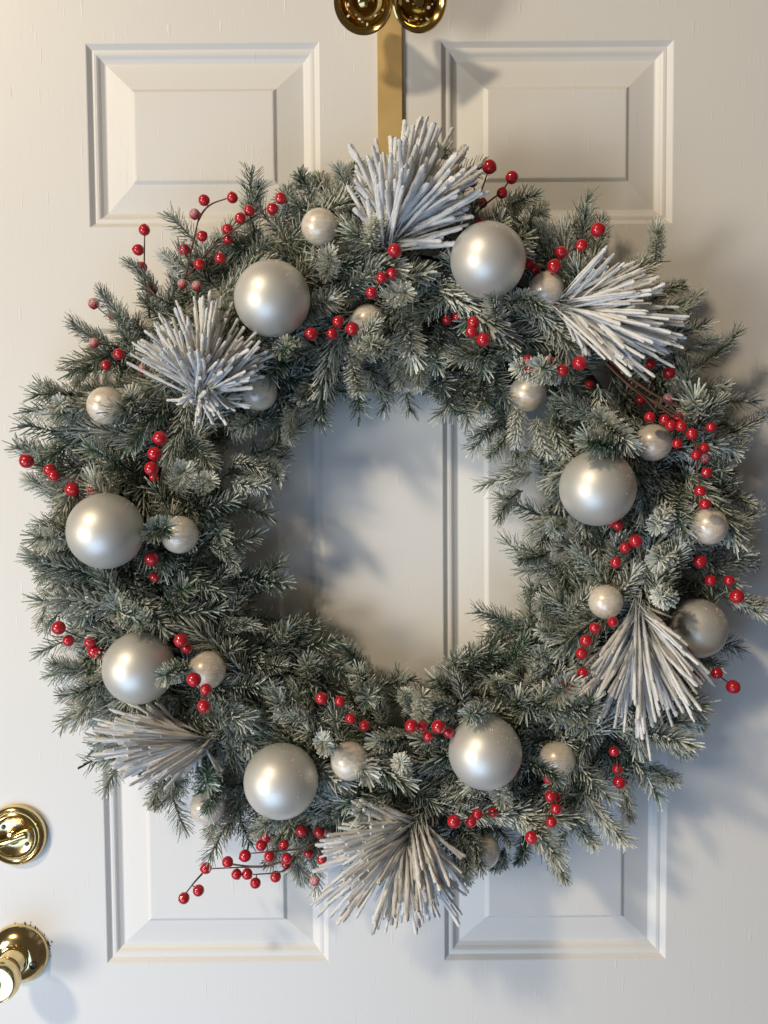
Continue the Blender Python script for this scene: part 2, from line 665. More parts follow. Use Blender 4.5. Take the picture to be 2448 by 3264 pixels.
def ribbon(path, w, th):
    """solid strap of thickness th along a path of (y, z)"""
    me = bpy.data.meshes.new('strap')
    vs, fs = [], []
    n = len(path)
    for i, (y, z) in enumerate(path):
        y0, z0 = path[max(i - 1, 0)]
        y1, z1 = path[min(i + 1, n - 1)]
        t = Vector((0, y1 - y0, z1 - z0)).normalized()
        nn = Vector((0, t.z, -t.y))
        for s in (-1, 1):
            for q in (0, 1):
                p = Vector((cx + s * w, y, z)) + nn * th * q
                vs.append(p)
    for i in range(n - 1):
        a, b_ = i * 4, (i + 1) * 4
        fs += [(a, a + 2, b_ + 2, b_), (a + 1, b_ + 1, b_ + 3, a + 3), (a, b_, b_ + 1, a + 1), (a + 2, a + 3, b_ + 3, b_ + 2)]
    fs += [(0, 1, 3, 2), ((n - 1) * 4, (n - 1) * 4 + 2, (n - 1) * 4 + 3, (n - 1) * 4 + 1)]
    me.from_pydata([tuple(v) for v in vs], [], fs)
    bm = bmesh.new()
    bm.from_mesh(me)
    bmesh.ops.recalc_face_normals(bm, faces=bm.faces)
    bmesh.ops.bevel(bm, geom=[e for e in bm.edges if e.is_manifold and e.calc_face_angle(0) > 1.2], offset=0.0003, segments=2, affect='EDGES')
    bm.to_mesh(me)
    bm.free()
    me.materials.append(M_STRAP)
    return me


path = [(0.050, DZ1 - 0.03), (0.050, DZ1 + 0.004), (-0.0038, DZ1 + 0.004)] + [(-0.0038, z) for z in (0.55, 0.45, 0.38, zlow)] + \
       [(-0.008, zlow - 0.012), (-0.020, zlow - 0.018), (-0.034, zlow - 0.012), (-0.040, zlow), (-0.040, zlow + 0.018)]
link('strap', ribbon(path, wst, 0.0014), hanger)


def bell(px, py, h, axis, R, seed):
    rnd = random.Random(seed)
    prof = []
    for i in range(15):
        t = i / 14
        z = -0.036 + 0.036 * t
        r = R * (0.10 + 0.62 * (1 - math.exp(-3.4 * t)) + 0.30 * t ** 4.5)
        prof.append((r, z))
    prof.append((R * 1.06, 0.0008))
    prof.append((R * 1.10, 0.0002))

    def skip(i, s):
        # pierced pattern: triangles of openings round the waist
        s12 = s % 12
        return (i in (7, 8) and s12 in (0, 1)) or (i in (9,) and s12 in (3,)) or (i in (10, 11) and s12 in (6,)) or (i == 6 and s12 == 9)
    me = lathe('bell', prof, M_BELL, 72, True, skip, 0.0007)
    q = Vector((0, 0, 1)).rotation_difference(Vector(axis).normalized())
    b = link('bell', me, hanger, at(px, py, h), q)
    cl = lathe('clapper', [(0, -0.030), (0.0012, -0.030), (0.0012, -0.014), (0.004, -0.0125), (0.0064, -0.008), (0.0066, -0.005), (0.0050, -0.001), (0, 0.0006)], M_BELL, 24)
    link('clapper', cl, b)
    return b


bell(1158, 6, 0.066, (-0.06, -0.86, -0.50), 0.0258, 1)
bell(1338, 2, 0.066, (0.30, -0.84, -0.46), 0.0252, 2)
# the bracket that carries the bells
mb = MB()
mb.tube(smooth_path([at(1160, -70, 0.020), at(1200, -95, 0.016), at(1245, -100, 0.012), at(1290, -95, 0.016), at(1340, -70, 0.020)]), 0.0035, 10)
link('bracket', mb.mesh('bracket', M_BELL, True), hanger)

# ------------------------------------------------------------------ wreath: fir sprigs
RC0 = at9(845, 1150, 0.05)
wreath = thing('christmas_wreath', 'large round wreath of frosted artificial fir hanging on the white door', 'wreath', RC0)
RING = 0.255


def sprig_mesh(seed, L, n, nl, frost, bend, heavy=0.0, curl=0.15, ang=(50, 68), w=0.00070, mb=None):
    rnd = random.Random(seed)
    own = mb is None
    if own:
        mb = MB()
    baz = rnd.uniform(0, 6.28)

    def stem(t):
        return Vector((math.cos(baz) * bend * t * t, math.sin(baz) * bend * t * t, L * t))
    mb.tube([stem(t / 5) for t in range(6)], [0.0012, 0.0012, 0.0011, 0.001, 0.0009, 0.0006], 5, frost * 0.3)
    side_frost = rnd.uniform(0, 6.28)
    for i in range(n):
        t = (i + rnd.random()) / n
        t = 0.04 + 0.96 * t ** 0.85
        az = i * 2.399963 + rnd.uniform(-0.35, 0.35)
        p = stem(t)
        tip = max(0.0, (t - 0.80) / 0.20)
        a = R_(rnd.uniform(*ang)) * (1 - tip * rnd.uniform(0.0, 0.8))
        ln = nl * rnd.uniform(0.78, 1.06) * (1 + 0.02 * tip) * (0.7 + 0.3 * min(1, t * 4))
        tang = (stem(min(1, t + 0.05)) - stem(t - 0.05)).normalized()
        u = tang.orthogonal().normalized()
        v = tang.cross(u)
        rad = u * math.cos(az) + v * math.sin(az)
        d = (tang * math.cos(a) + rad * math.sin(a)).normalized()
        p1 = p + d * ln * 0.5
        d2 = (d + tang * curl * rnd.uniform(0.2, 1.6) + Vector((rnd.uniform(-1, 1), rnd.uniform(-1, 1), rnd.uniform(-1, 1))) * 0.12).normalized()
        p2 = p1 + d2 * ln * 0.5
        fr = frost + rnd.gauss(0, 0.22) + 0.16 * math.cos(az - side_frost)
        ww = w * rnd.uniform(0.8, 1.25) * (1 + heavy * rnd.uniform(0.2, 1.0))
        mb.needle(p, p1, p2, ww, fr - 0.36, fr + 0.30, rad.cross(tang) + tang * 0.2)
        if heavy and rnd.random() < heavy * 0.75:
            c0 = p + d * ln * rnd.uniform(0.25, 1.0)
            if math.cos(az - side_frost) > -0.3:
                mb.lump(c0, rnd.uniform(0.0008, 0.0022), 1.0, rnd)
        elif rnd.random() < 0.03:
            mb.lump(p + d * ln * rnd.uniform(0.5, 1.0), rnd.uniform(0.0005, 0.0010), 1.0, rnd)
    return mb.mesh('fir_sprig', M_FIR) if own else None


GREEN = [sprig_mesh(10 + k, 0.066, 225, 0.0185, 0.36, 0.012 + 0.006 * k, curl=0.35 + 0.15 * k) for k in range(4)]
MID = [sprig_mesh(30 + k, 0.066, 225, 0.0185, 0.58, 0.010 + 0.005 * k, curl=0.25 + 0.14 * k) for k in range(6)]
PALE = [sprig_mesh(50 + k, 0.066, 225, 0.0185, 0.74, 0.010 + 0.006 * k, heavy=0.16, curl=0.2 + 0.14 * k) for k in range(4)]
SNOWY = [sprig_mesh(70 + k, 0.066, 190, 0.0165, 0.80, 0.010, heavy=0.62, curl=0.1) for k in range(3)]
KIND = dict(g=GREEN, m=MID, p=PALE, s=SNOWY)

# ---- ornaments first (their places keep the sprigs off them)
# large satin baubles: x, y, r in the measuring frame, height, label
BIG = [
    (588, 645, 82, 0.118, 'large silver bauble below the upper left berry twigs, green sprig over its lower edge'),
    (1054, 562, 81, 0.120, 'large silver bauble right of the topmost flocked pine spray'),
    (1291, 1054, 82, 0.120, 'large silver bauble on the right of the wreath with fir drooping over its top'),
    (228, 1147, 82, 0.122, 'large silver bauble at the far left, next to a small pearly bauble'),
    (300, 1443, 77, 0.112, 'large silver bauble at lower left, above the sideways flocked pine spray'),
    (607, 1687, 80, 0.120, 'large silver bauble at the bottom left dusted with snow grains on top'),
    (1048, 1625, 79, 0.118, 'large silver bauble at the bottom right with a berry cluster at its left edge'),
    (1506, 1357, 64, 0.072, 'dull large silver bauble half hidden behind the hanging flocked pine spray at right'),
]
SMALL = [
    (690, 490, 39.5, 0.105, 'small champagne bauble high on the wreath, left of the topmost flocked spray'),
    (795, 694, 37, 0.085, 'small champagne bauble sunk in fir above the inner opening, only its top showing'),
    (1180, 625, 38, 0.095, 'small champagne bauble just right of the large silver one at the top'),
    (229, 876, 41, 0.105, 'small champagne bauble at the upper left edge, above the red berry trio'),
    (558, 847, 41, 0.070, 'small shaded bauble tucked behind the left flocked pine spray'),
    (1141, 849, 40, 0.062, 'small greenish shaded bauble under a snowy sprig at the upper right of the opening'),
    (1411, 956, 40, 0.100, 'small champagne bauble on the right beneath the bunch of bare brown stems'),
    (1531, 1137, 40, 0.105, 'small champagne bauble at the far right below the long berry chain'),
    (1308, 1300, 37, 0.112, 'small champagne bauble above the hanging flocked pine spray at right'),
    (388, 1155, 41, 0.100, 'small pearly bauble just right of the far left silver bauble'),
    (447, 1448, 41, 0.110, 'small champagne bauble with red berries in front, right of the lower left silver bauble'),
    (449, 1742, 38, 0.070, 'small pale bauble at the lowest left edge against the white door'),
    (755, 1644, 41, 0.115, 'small champagne bauble at the bottom, between the two large silver baubles there'),
    (1204, 1640, 39, 0.090, 'small champagne bauble at lower right crossed by dark curved fir needles'),
    (1043, 1839, 37, 0.060, 'small shaded bauble at the very bottom, right of the bottom flocked spray'),
]
spheres = []       # (centre, radius)


def ball_mesh(name, R, mat):
    bm = bmesh.new()
    bmesh.ops.create_uvsphere(bm, u_segments=64, v_segments=40, radius=R)
    for f in bm.faces:
        f.smooth = True
    me = bpy.data.meshes.new(name)
    bm.to_mesh(me)
    bm.free()
    me.materials.append(mat)
    return me


def grains(o, R, n, seed):
    rnd = random.Random(seed)
    mb = MB()
    for k in range(n):
        d = Vector((rnd.gauss(0.45, 0.5), rnd.gauss(-0.4, 0.5), rnd.gauss(0.75, 0.5))).normalized()
        if d.y > 0.5:
            continue
        s = rnd.uniform(0.00018, 0.00040) * (1.9 if rnd.random() < 0.10 else 1)
        mb.lump(d * (R + s * 0.3), s, 1.0, rnd)
    g = link('snow_grains', mb.mesh('snow_grains', M_SNOW), o)
    g['kind'] = 'stuff'


for i, (x, y, r, h, lab) in enumerate(BIG):
    p = at9(x, y, h)
    R = r * K * depth(p) / F_PX
    o = link('silver_bauble', ball_mesh('silver_bauble', R, M_SILVER), None, p)
    o.rotation_euler = (0.3 * i, 0.2, 0.7 * i)
    o.rotation_euler = (0, 0, 0)
    o['label'], o['category'], o['group'] = lab, 'bauble', 'large silver baubles on the wreath'
    grains(o, R, [110, 60, 130, 60, 60, 170, 170, 110][i], 100 + i)
    spheres.append((p, R, 1))
for i, (x, y, r, h, lab) in enumerate(SMALL):
    p = at9(x, y, h)
    R = r * K * depth(p) / F_PX
    o = link('champagne_bauble', ball_mesh('champagne_bauble', R, M_PEARL), None, p)
    o['label'], o['category'], o['group'] = lab, 'bauble', 'small champagne baubles on the wreath'
    grains(o, R, 45, 200 + i)
    spheres.append((p, R, 1))

# ---- berry sprays
# key, zoom window, root (x, y), [berries (x, y, r, flag)], [main stems], height, label
SPR = [
    ('A', (880, 1220), [(848, 706, 34), (812, 823, 34), (833, 925, 33), (891, 1056, 32)], [[(880, 1220), (868, 1130), (850, 990), (848, 850), (850, 735)]], 0.062,
     'upright four-berry twig standing clear at the upper left edge'),
    ('A', (700, 1250), [(550, 1138, 33, 'f'), (663, 1210, 17)], [], 0.060, 'small frosted berry pair at the upper left rim, left of the upright twig'),
    ('A', (1075, 1010), [(1199, 531, 34), (1143, 613, 32, 'f'), (1188, 742, 32), (1084, 820, 34), (1072, 1022, 28, 'f'), (1157, 1035, 30, 'f'), (1365, 516, 33)],
     [[(1075, 1040), (1100, 940), (1130, 800), (1155, 690), (1177, 605)], [(1165, 650), (1200, 590), (1250, 550), (1330, 522)]], 0.085,
     'tall forked twig of seven berries, two of them frosted, above the left flocked spray'),
    ('A', (1090, 980), [(1465, 592, 33), (1411, 637, 33), (1337, 702, 33), (1340, 763, 28), (1294, 874, 32), (1172, 908, 33), (1600, 582, 34), (1650, 520, 35)],
     [[(1080, 1000), (1140, 930), (1240, 815), (1380, 700), (1500, 625), (1610, 545)], [(1225, 905), (1270, 840), (1330, 780)]], 0.092,
     'long slanting brown twig of eight berries pointing up right beside the upper left bauble'),
    ('A', (760, 1440), [(700, 1436, 34), (624, 1500, 30), (553, 1370, 30, 'f'), (835, 1525, 28, 'f')], [], 0.090,
     'scattered berries left of the left flocked spray, one nearly white with frost'),
    ('D', (640, 720), [(156, 497, 44), (294, 549, 37), (317, 583, 34), (424, 664, 44), (545, 658, 34)], [[(640, 720), (520, 640), (400, 600), (290, 545), (200, 515)]], 0.095,
     'five-berry twig reaching out to the left edge above the far left bauble'),
    ('D', (900, 640), [(941, 362, 44), (910, 455, 44), (890, 541, 42), (905, 590, 16)], [], 0.118, 'column of three bright berries below the left flocked spray'),
    ('D', (930, 1260), [(892, 1071, 46), (911, 1180, 30)], [], 0.112, 'big berry with a smaller one beneath it, under the small pearly bauble at left'),
    ('D', (640, 1660), [(345, 1477, 41), (402, 1552, 34), (529, 1563, 34), (556, 1618, 38)], [], 0.090, 'four berries at the left edge, left of the lower left silver bauble'),
    ('D', (1130, 1640), [(1065, 1552, 43), (1100, 1598, 32)], [], 0.115, 'touching berry pair between the lower left silver and champagne baubles'),
    ('F', (960, 430), [(863, 214, 43), (934, 272, 35), (922, 370, 40)], [], 0.142, 'three berries hanging in front of the lower left champagne bauble'),
    ('F', (1660, 1120), [(804, 1498, 34), (890, 1453, 34), (934, 1322, 34), (1061, 1286, 33), (1163, 1250, 36), (1258, 1188, 33), (1283, 1142, 32), (1113, 1358, 31),
                         (1176, 1357, 33), (1224, 1410, 32), (1306, 1254, 32), (1342, 1372, 33), (1408, 1265, 32), (1407, 1300, 30), (1392, 1187, 30), (1496, 1104, 34),
                         (1600, 1112, 32), (1537, 1236, 28), (1615, 1270, 30), (1573, 1395, 30, 'f'), (1653, 1120, 28, 'f'), (1719, 1241, 28)],
     [[(1680, 1110), (1600, 1160), (1480, 1210), (1340, 1222), (1200, 1235)], [(1680, 1115), (1560, 1195), (1440, 1255), (1300, 1308), (1120, 1318), (960, 1325)],
      [(1460, 1250), (1400, 1330), (1330, 1350), (1210, 1360)], [(930, 1335), (870, 1400), (815, 1470)], [(1090, 1300), (1180, 1310), (1290, 1310)]], 0.085,
     'long branching berry spray sticking out past the bottom left edge over the door'),
    ('G', (560, 540), [(323, 324, 37), (431, 340, 32), (494, 443, 33), (575, 485, 33)], [], 0.112, 'curved row of four berries at the lower edge of the opening'),
    ('G', (1090, 570), [(851, 486, 40), (915, 490, 32), (948, 548, 32), (1010, 490, 42), (1068, 525, 32)], [], 0.122, 'cluster of five berries touching the left of the bottom right silver bauble'),
    ('G', (1380, 980), [(1101, 1047, 40), (1202, 1050, 32), (1237, 1005, 33), (1331, 993, 30)], [[(1400, 970), (1310, 1000), (1200, 1030), (1110, 1045)]], 0.122,
     'row of four berries right of the bottom flocked spray'),
    ('H', (365, 760), [(369, 797, 32), (382, 900, 34), (415, 905, 28), (414, 974, 32), (387, 1052, 32), (270, 1142, 39)],
     [[(365, 760), (385, 850), (390, 950), (340, 1070), (280, 1135)], [(395, 930), (385, 1045)]], 0.115, 'hanging string of six berries below the bauble crossed by dark needles'),
    ('H', (765, 580), [(755, 635, 31), (775, 740, 31), (786, 819, 38)], [[(765, 580), (772, 690), (784, 810)]], 0.092, 'vertical trio of berries low on the right, below the hanging flocked spray'),
    ('E', (760, 1200), [(488, 1620, 42), (571, 1558, 35), (562, 1443, 35), (590, 1368, 37), (641, 1293, 33), (747, 1257, 32)],
     [[(760, 1220), (690, 1275), (640, 1370), (590, 1480), (560, 1545), (500, 1610)]], 0.138, 'bowed chain of six berries along the left of the hanging flocked spray'),
    ('E', (770, 650), [(778, 690, 31), (742, 670, 20), (775, 775, 22), (882, 782, 40), (820, 822, 32), (765, 909, 33)], [[(770, 650), (785, 760), (800, 830), (770, 900)]], 0.112,
     'dangling berries straight below the right hand silver bauble'),
    ('E', (1150, 1430), [(1176, 1468, 33), (1234, 1574, 36), (1360, 1560, 34), (1455, 1640, 45)], [[(1150, 1430), (1200, 1530), (1300, 1550), (1390, 1590), (1450, 1635)]], 0.092,
     'four-berry twig poking out at the lower right rim, right of the hanging flocked spray'),
    ('E', (1220, 860), [(1260, 901, 40), (1322, 1015, 34), (1430, 1015, 33), (1477, 1108, 43)], [[(1220, 860), (1270, 930), (1370, 1000), (1470, 1100)]], 0.090,
     'four berries at the far right edge, below the far right champagne bauble'),
    ('E', (1000, -60), [(965, 55, 33), (1050, 70, 33), (1088, 103, 32), (1148, 107, 35), (1212, 153, 35), (1126, 210, 31), (1133, 60, 28), (1325, 113, 31), (1283, 239, 33),
                        (1238, 278, 31), (1290, 296, 20, 'f'), (1299, 380, 32), (1261, 489, 35), (1290, 566, 34)],
     [[(700, -270), (800, -170), (920, -80), (1040, -10), (1150, 55)], [(720, -290), (830, -190), (950, -100), (1070, -30), (1165, 90)], [(730, -260), (820, -150), (930, -60), (1010, 40)],
      [(740, -280), (860, -170), (990, -80), (1150, 0), (1185, 30)], [(1000, -50), (1110, 90), (1215, 190), (1240, 290), (1243, 370), (1258, 480)], [(1100, 80), (1170, 160), (1235, 200), (1240, 260)],
      [(745, -255), (850, -140), (960, -50), (1060, 20), (1110, 60)]], 0.132,
     'long berry chain with a bunch of bare brown stems on the right of the wreath'),
    ('C', (1000, 1450), [(970, 1307, 30), (1080, 1362, 36), (1077, 1512, 34, 'f'), (912, 1520, 25), (610, 1428, 24)], [], 0.085, 'loose berries among fir right of the bare brown stems, one frosted on top'),
    ('C', (320, 800), [(660, 520, 43), (565, 613, 37), (443, 655, 37), (402, 735, 42), (290, 750, 25), (255, 720, 20)], [[(330, 790), (440, 690), (560, 600), (650, 530)]], 0.108,
     'rising row of berries above the small bauble at the upper right'),
    ('C', (300, 1370), [(248, 1283, 30), (262, 1335, 33), (366, 1293, 35), (405, 1345, 20), (452, 1348, 35), (552, 1304, 43)], [], 0.112, 'low row of six berries beneath the right flocked spray'),
    ('B', (1200, 640), [(1309, 335, 43), (1440, 397, 39), (1383, 488, 33), (1209, 425, 30), (1220, 520, 25), (1268, 547, 30), (1253, 668, 28), (1125, 700, 20)],
     [[(1200, 640), (1280, 560), (1380, 480), (1430, 405)], [(1215, 600), (1260, 480), (1305, 350)]], 0.085, 'topmost berry spray rising between the top flocked spray and the panel'),
    ('B', (660, 1120), [(753, 826, 42), (737, 962, 35), (676, 988, 33), (617, 1075, 35)], [[(590, 1110), (660, 1020), (720, 950), (750, 840)]], 0.128, 'four berries running down from the foot of the top flocked spray'),
    ('B', (350, 1340), [(421, 1244, 35), (384, 1318, 34), (504, 1287, 40), (262, 1317, 40)], [[(250, 1310), (340, 1310), (420, 1300), (500, 1285)]], 0.118, 'four berries right of the upper left silver bauble, above the opening'),
    ('B', (1150, 1280), [(1060, 1235, 25), (1120, 1218, 25), (1215, 1250, 37), (1205, 1305, 35), (1274, 1350, 42)], [], 0.112, 'cluster of berries in fir below the top right silver bauble'),
]


def berry_mesh(name, mat):
    bm = bmesh.new()
    bmesh.ops.create_uvsphere(bm, u_segments=28, v_segments=18, radius=1.0)
    for v in bm.verts:
        if v.co.z < -0.93:
            v.co.z -= 0.10 * (abs(v.co.z) - 0.93) / 0.07
        v.co.x *= 1 + 0.02 * math.sin(3 * v.co.z)
    for f in bm.faces:
        f.smooth = True
    me = bpy.data.meshes.new(name)
    bm.to_mesh(me)
    bm.free()
    me.materials.append(mat)
    return me


# the berry material works in object space of a unit sphere
for m_ in (M_BERRY, M_BERRYF):
    for n_ in m_.node_tree.nodes:
        if n_.type == 'TEX_NOISE':
            n_.inputs['Scale'].default_value = 4.0 if m_ is M_BERRYF else 2.2
BM1, BM2 = berry_mesh('berry', M_BERRY), berry_mesh('berry', M_BERRYF)
stem_pts = []
rnd = random.Random(11)
for key, root, berries, stems, h, lab in SPR:
    rp = at(*zp(key, *root), max(0.04, h - 0.045))
    t = thing('berry_spray', lab, 'berry spray', rp, 'red berry sprays on the wreath')
    mb = MB()
    lines = []
    for st in stems:
        P = smooth_path([at(*zp(key, *q), h - 0.006 * (1 - i / (len(st) - 1)) - (0.02 if i == 0 else 0)) for i, q in enumerate(st)], 6)
        lines += P
        for p in P[2::2]:
            spheres.append((p, 0.002, 2))
        n = len(P)
        mb.tube([p - rp for p in P], [0.0011 - 0.0005 * i / n for i in range(n)], 7, 0)
    if not lines:
        lines = [rp]
    for bdat in berries:
        x, y, r = bdat[:3]
        hid = r <= 25
        hb = h + rnd.uniform(-0.006, 0.006) - (0.012 if r < 31 else 0) - (0.014 if hid else 0) + (0.006 if r > 38 else 0)
        p = at(*zp(key, x, y), hb)
        R = max(0.0048, min(0.0069, r / ZS * depth(p) / F_PX))
        fr = len(bdat) > 3
        o = link('berry', BM2 if fr else BM1, t, p - rp, Vector((0, 0, -1)).rotation_difference(Vector((rnd.uniform(-1, 1), -0.3, rnd.uniform(-1, 1))).normalized()) if not fr else Quaternion(), (R, R, R))
        if fr:
            o['label'] = 'frosted berry'
        spheres.append((p, R + 0.0015, 2))
        # twig back to the nearest point of a stem
        q = min(lines, key=lambda s: (s - p).length + 0.15 * (s - p).length * (1 if (s - rp).length > (p - rp).length else 0))
        mid = (p + q) / 2 + Vector((rnd.uniform(-1, 1) * 0.1, 0.12, rnd.uniform(-1, 1) * 0.1)) * (p - q).length
        if (p - q).length > R * 0.8:
            mb.tube([s - rp for s in smooth_path([q, mid, p], 5)], 0.00055, 6, 0)
    if mb.v:
        link('stem', mb.mesh('stem', M_STEM, True), t)

# ---- flocked long needle picks


def flock_mesh(seed):
    """unit length along +Z, unit radius"""
    rnd = random.Random(seed)
    mb = MB()
    n = 17
    b1, b2 = rnd.uniform(-0.26, 0.26), rnd.uniform(-0.26, 0.26)
    start = rnd.uniform(0.08, 0.34)
    pts, rad, fr = [], [], []
    for i in range(n):
        t = (i / (n - 3)) * 0.955 if i < n - 2 else (0.985 if i == n - 2 else 1.0)
        pts.append(Vector((b1 * 14 * t * t, b2 * 14 * t * t, t)))
        g = min(1, max(0, (t - start) / 0.28))
        e = 0.42 if i == n - 1 else 0.86 if i == n - 2 else 1.0
        rad.append((0.34 + 0.66 * g) * e * rnd.uniform(0.78, 1.22))
        fr.append(0.15 + 0.85 * g)
    # build rings by hand because the mesh is stretched afterwards
    base = len(mb.v)
    S = 8
    for i in range(n):
        for s in range(S):
            a = 2 * math.pi * s / S
            r = rad[i] * (1 + rnd.uniform(-0.24, 0.24))
            mb.v.append(Vector((pts[i].x + r * math.cos(a), pts[i].y + r * math.sin(a), pts[i].z + rnd.uniform(-0.012, 0.012) * (0 < i < n - 1))))
            mb.a.append(fr[i] + rnd.uniform(-0.15, 0.15) - 0.12 * (1 if s in (3, 4) else 0))
    for i in range(n - 1):
        for s in range(S):
            a, b = base + i * S + s, base + i * S + (s + 1) % S
            mb.f.append((a, b, b + S, a + S))
    mb.f.append(tuple(base + s for s in range(S))[::-1])
    mb.f.append(tuple(base + (n - 1) * S + s for s in range(S)))
    for k in range(260):          # loose fibres of the flocking
        t = rnd.uniform(start, 1.0)
        i = min(n - 2, int(t * (n - 3) / 0.955))
        c = pts[i].lerp(pts[i + 1], rnd.random())
        a = rnd.uniform(0, 6.28)
        o = Vector((math.cos(a), math.sin(a), 0))
        sd = Vector((-math.sin(a), math.cos(a), 0)) * 0.13
        p0 = c + o * rad[i] * 0.85
        tipv = c + o * (rad[i] + rnd.uniform(0.15, 0.7)) + Vector((0, 0, rnd.uniform(-0.003, 0.010)))
        b = len(mb.v)
        mb.v += [p0 + sd, p0 - sd, p0 + Vector((0, 0, 0.006)), tipv]
        mb.a += [1.0] * 4
        mb.f += [(b, b + 1, b + 3), (b + 1, b + 2, b + 3), (b + 2, b, b + 3)]
    return mb.mesh('flocked_needle', M_FLOCK, True)


FLOCK = [flock_mesh(300 + k) for k in range(12)]
# window, base, outline of the tips as seen (x, y) in order round the fan, height, count, max lean, needle radius, label
PICKS = [
    ('B', (700, 800), [(470, 560), (505, 400), (540, 330), (640, 260), (730, 170), (815, 80), (880, 95), (985, 45), (1010, 220), (1140, 245), (1235, 290), (1235, 430), (1225, 500), (1190, 590), (1110, 690), (1060, 830)],
     0.100, 200, 62, 0.00205, 'tall flocked white pine spray at the top of the wreath beside the gold strap'),
    ('A', (1180, 1690), [(800, 1560), (790, 1400), (790, 1360), (910, 1270), (950, 1240), (1080, 1130), (1190, 1120), (1255, 1120), (1320, 1100), (1370, 1240), (1480, 1340), (1580, 1380), (1555, 1450), (1550, 1530), (1540, 1590), (1470, 1780), (1290, 1860), (1150, 1810), (980, 1720)],
     0.105, 260, 66, 0.00175, 'bushy flocked white pine spray fanned over the left of the wreath'),
    ('C', (400, 960), [(640, 640), (750, 740), (890, 820), (935, 860), (870, 900), (970, 1000), (1110, 1055), (1150, 1100), (1110, 1220), (1090, 1280), (1020, 1340), (940, 1410), (880, 1390), (720, 1370), (600, 1260), (455, 1250)],
     0.098, 200, 50, 0.00165, 'flocked white pine spray spreading to the upper right over bare brown stems'),
    ('H', (890, -250), [(400, 280), (440, 320), (530, 375), (600, 455), (680, 430), (765, 465), (855, 535), (940, 580), (1080, 500), (1100, 410), (1160, 340), (1210, 270), (1255, 110), (1100, -100)],
     0.102, 140, 40, 0.00175, 'flocked white pine spray hanging down at the right in front of a dull bauble'),
    ('G', (875, 1030), [(530, 850), (620, 850), (490, 910), (480, 980), (310, 1030), (300, 1090), (300, 1130), (270, 1240), (260, 1380), (300, 1450), (370, 1555), (500, 1560), (590, 1625), (690, 1600), (750, 1590), (810, 1620), (890, 1560), (965, 1590), (1040, 1500), (1100, 1480), (1185, 1470), (1220, 1400), (1150, 1280), (1030, 1180)],
     0.102, 285, 62, 0.00190, 'wide flocked white pine spray fanning downward at the bottom of the wreath'),
    ('F', (960, 570), [(700, 330), (610, 340), (480, 300), (380, 360), (360, 400), (300, 450), (290, 480), (285, 560), (290, 620), (400, 640), (470, 740), (540, 700), (640, 760), (700, 830), (800, 780), (950, 720), (1040, 740)],
     0.098, 190, 60, 0.00170, 'flocked white pine spray pointing sideways at the lower left rim'),
]
pick_pts = []
for pi, (key, base, outl, h, cnt, lean, nr, lab) in enumerate(PICKS):
    rnd = random.Random(500 + pi)
    bp_ = at(*zp(key, *base), h - 0.03)
    t = thing('flocked_pine_spray', lab, 'pine spray', bp_, 'flocked pine sprays on the wreath')
    tips = [at(*zp(key, *q), h) for q in outl]
    cen = sum(tips, Vector()) / len(tips)
    bfront = at(*zp(key, *base), h)
    mainlen = sorted((q - bfront).length for q in tips)[int(len(tips) * 0.75)]
    # short stem the needles grow on
    ax = (cen - bfront).normalized()
    mbs = MB()
    mbs.tube([Vector((0, 0, 0)), bfront - bp_, bfront - bp_ + ax * mainlen * 0.25 + Vector((0, -0.01, 0))], [0.0035, 0.003, 0.0015], 8, 0)
    link('stem', mbs.mesh('stem', M_STEM, True), t)
    last = None
    for k in range(cnt):
        u = rnd.random() * (len(tips) - 1)
        i = int(u)
        f = u - i
        tip = tips[i] * (1 - f) + tips[i + 1] * f
        v = tip - bfront
        Lo = v.length
        real = max(Lo, mainlen * rnd.uniform(0.80, 1.0))
        if k < len(tips) * 3:                       # silhouette needles lie flat
            tip = tips[(k // 3) % len(tips)]
            v = tip - bfront
            Lo = v.length
            el = R_(rnd.uniform(-2, 12))
            real = Lo * rnd.uniform(0.93, 1.0) / math.cos(el)
        else:
            q = rnd.random()
            el = R_(6 + lean * q ** 1.25)
            real = max(Lo / math.cos(el) * rnd.uniform(0.80, 1.0) if q < 0.35 else 0, min(real, Lo * 1.25) * rnd.uniform(0.82, 1.0))
            real = min(real, 0.115)
        d = v.normalized() * math.cos(el) + Vector((0, -1, 0)) * math.sin(el)
        d = (d + Vector((rnd.gauss(0, 1), 0, rnd.gauss(0, 1))) * 0.07).normalized()
        off = mainlen * rnd.uniform(-0.03, 0.26)
        start = bfront + ax * off + Vector((rnd.uniform(-1, 1), rnd.uniform(-1.2, 0.3), rnd.uniform(-1, 1))) * 0.004
        real = max(0.03, real - 0.6 * off * max(0.0, ax.dot(d)))
        if k % 3 and last:                          # needles grow in little bundles
            d0, s0, r0 = last
            d = (d0 + Vector((rnd.gauss(0, 1), rnd.gauss(0, 1), rnd.gauss(0, 1))) * 0.055).normalized()
            start = s0 + Vector((rnd.uniform(-1, 1), rnd.uniform(-1, 1), rnd.uniform(-1, 1))) * 0.0042
            real = r0 * rnd.uniform(0.74, 1.0)
        else:
            last = (d, start, real)
        quat = Vector((0, 0, 1)).rotation_difference(d) @ Quaternion((0, 0, 1), rnd.uniform(0, 6.28))
        r = nr * (0.82 if pi else 0.95) * rnd.uniform(0.72, 1.25)
        link('flocked_needle', FLOCK[rnd.randrange(12)], t, start - bp_, quat, (r, r, real * rnd.uniform(0.82 if k % 3 else 0.95, 1.03)))
        for s in (0.3, 0.6, 0.9):
            pick_pts.append(start + d * real * s)
    spheres.append((bfront + Vector((0, -0.012, 0)), 0.012, 2))

# ---- place the sprigs
PX = [(proj(p), p, R, k) for p, R, k in spheres]
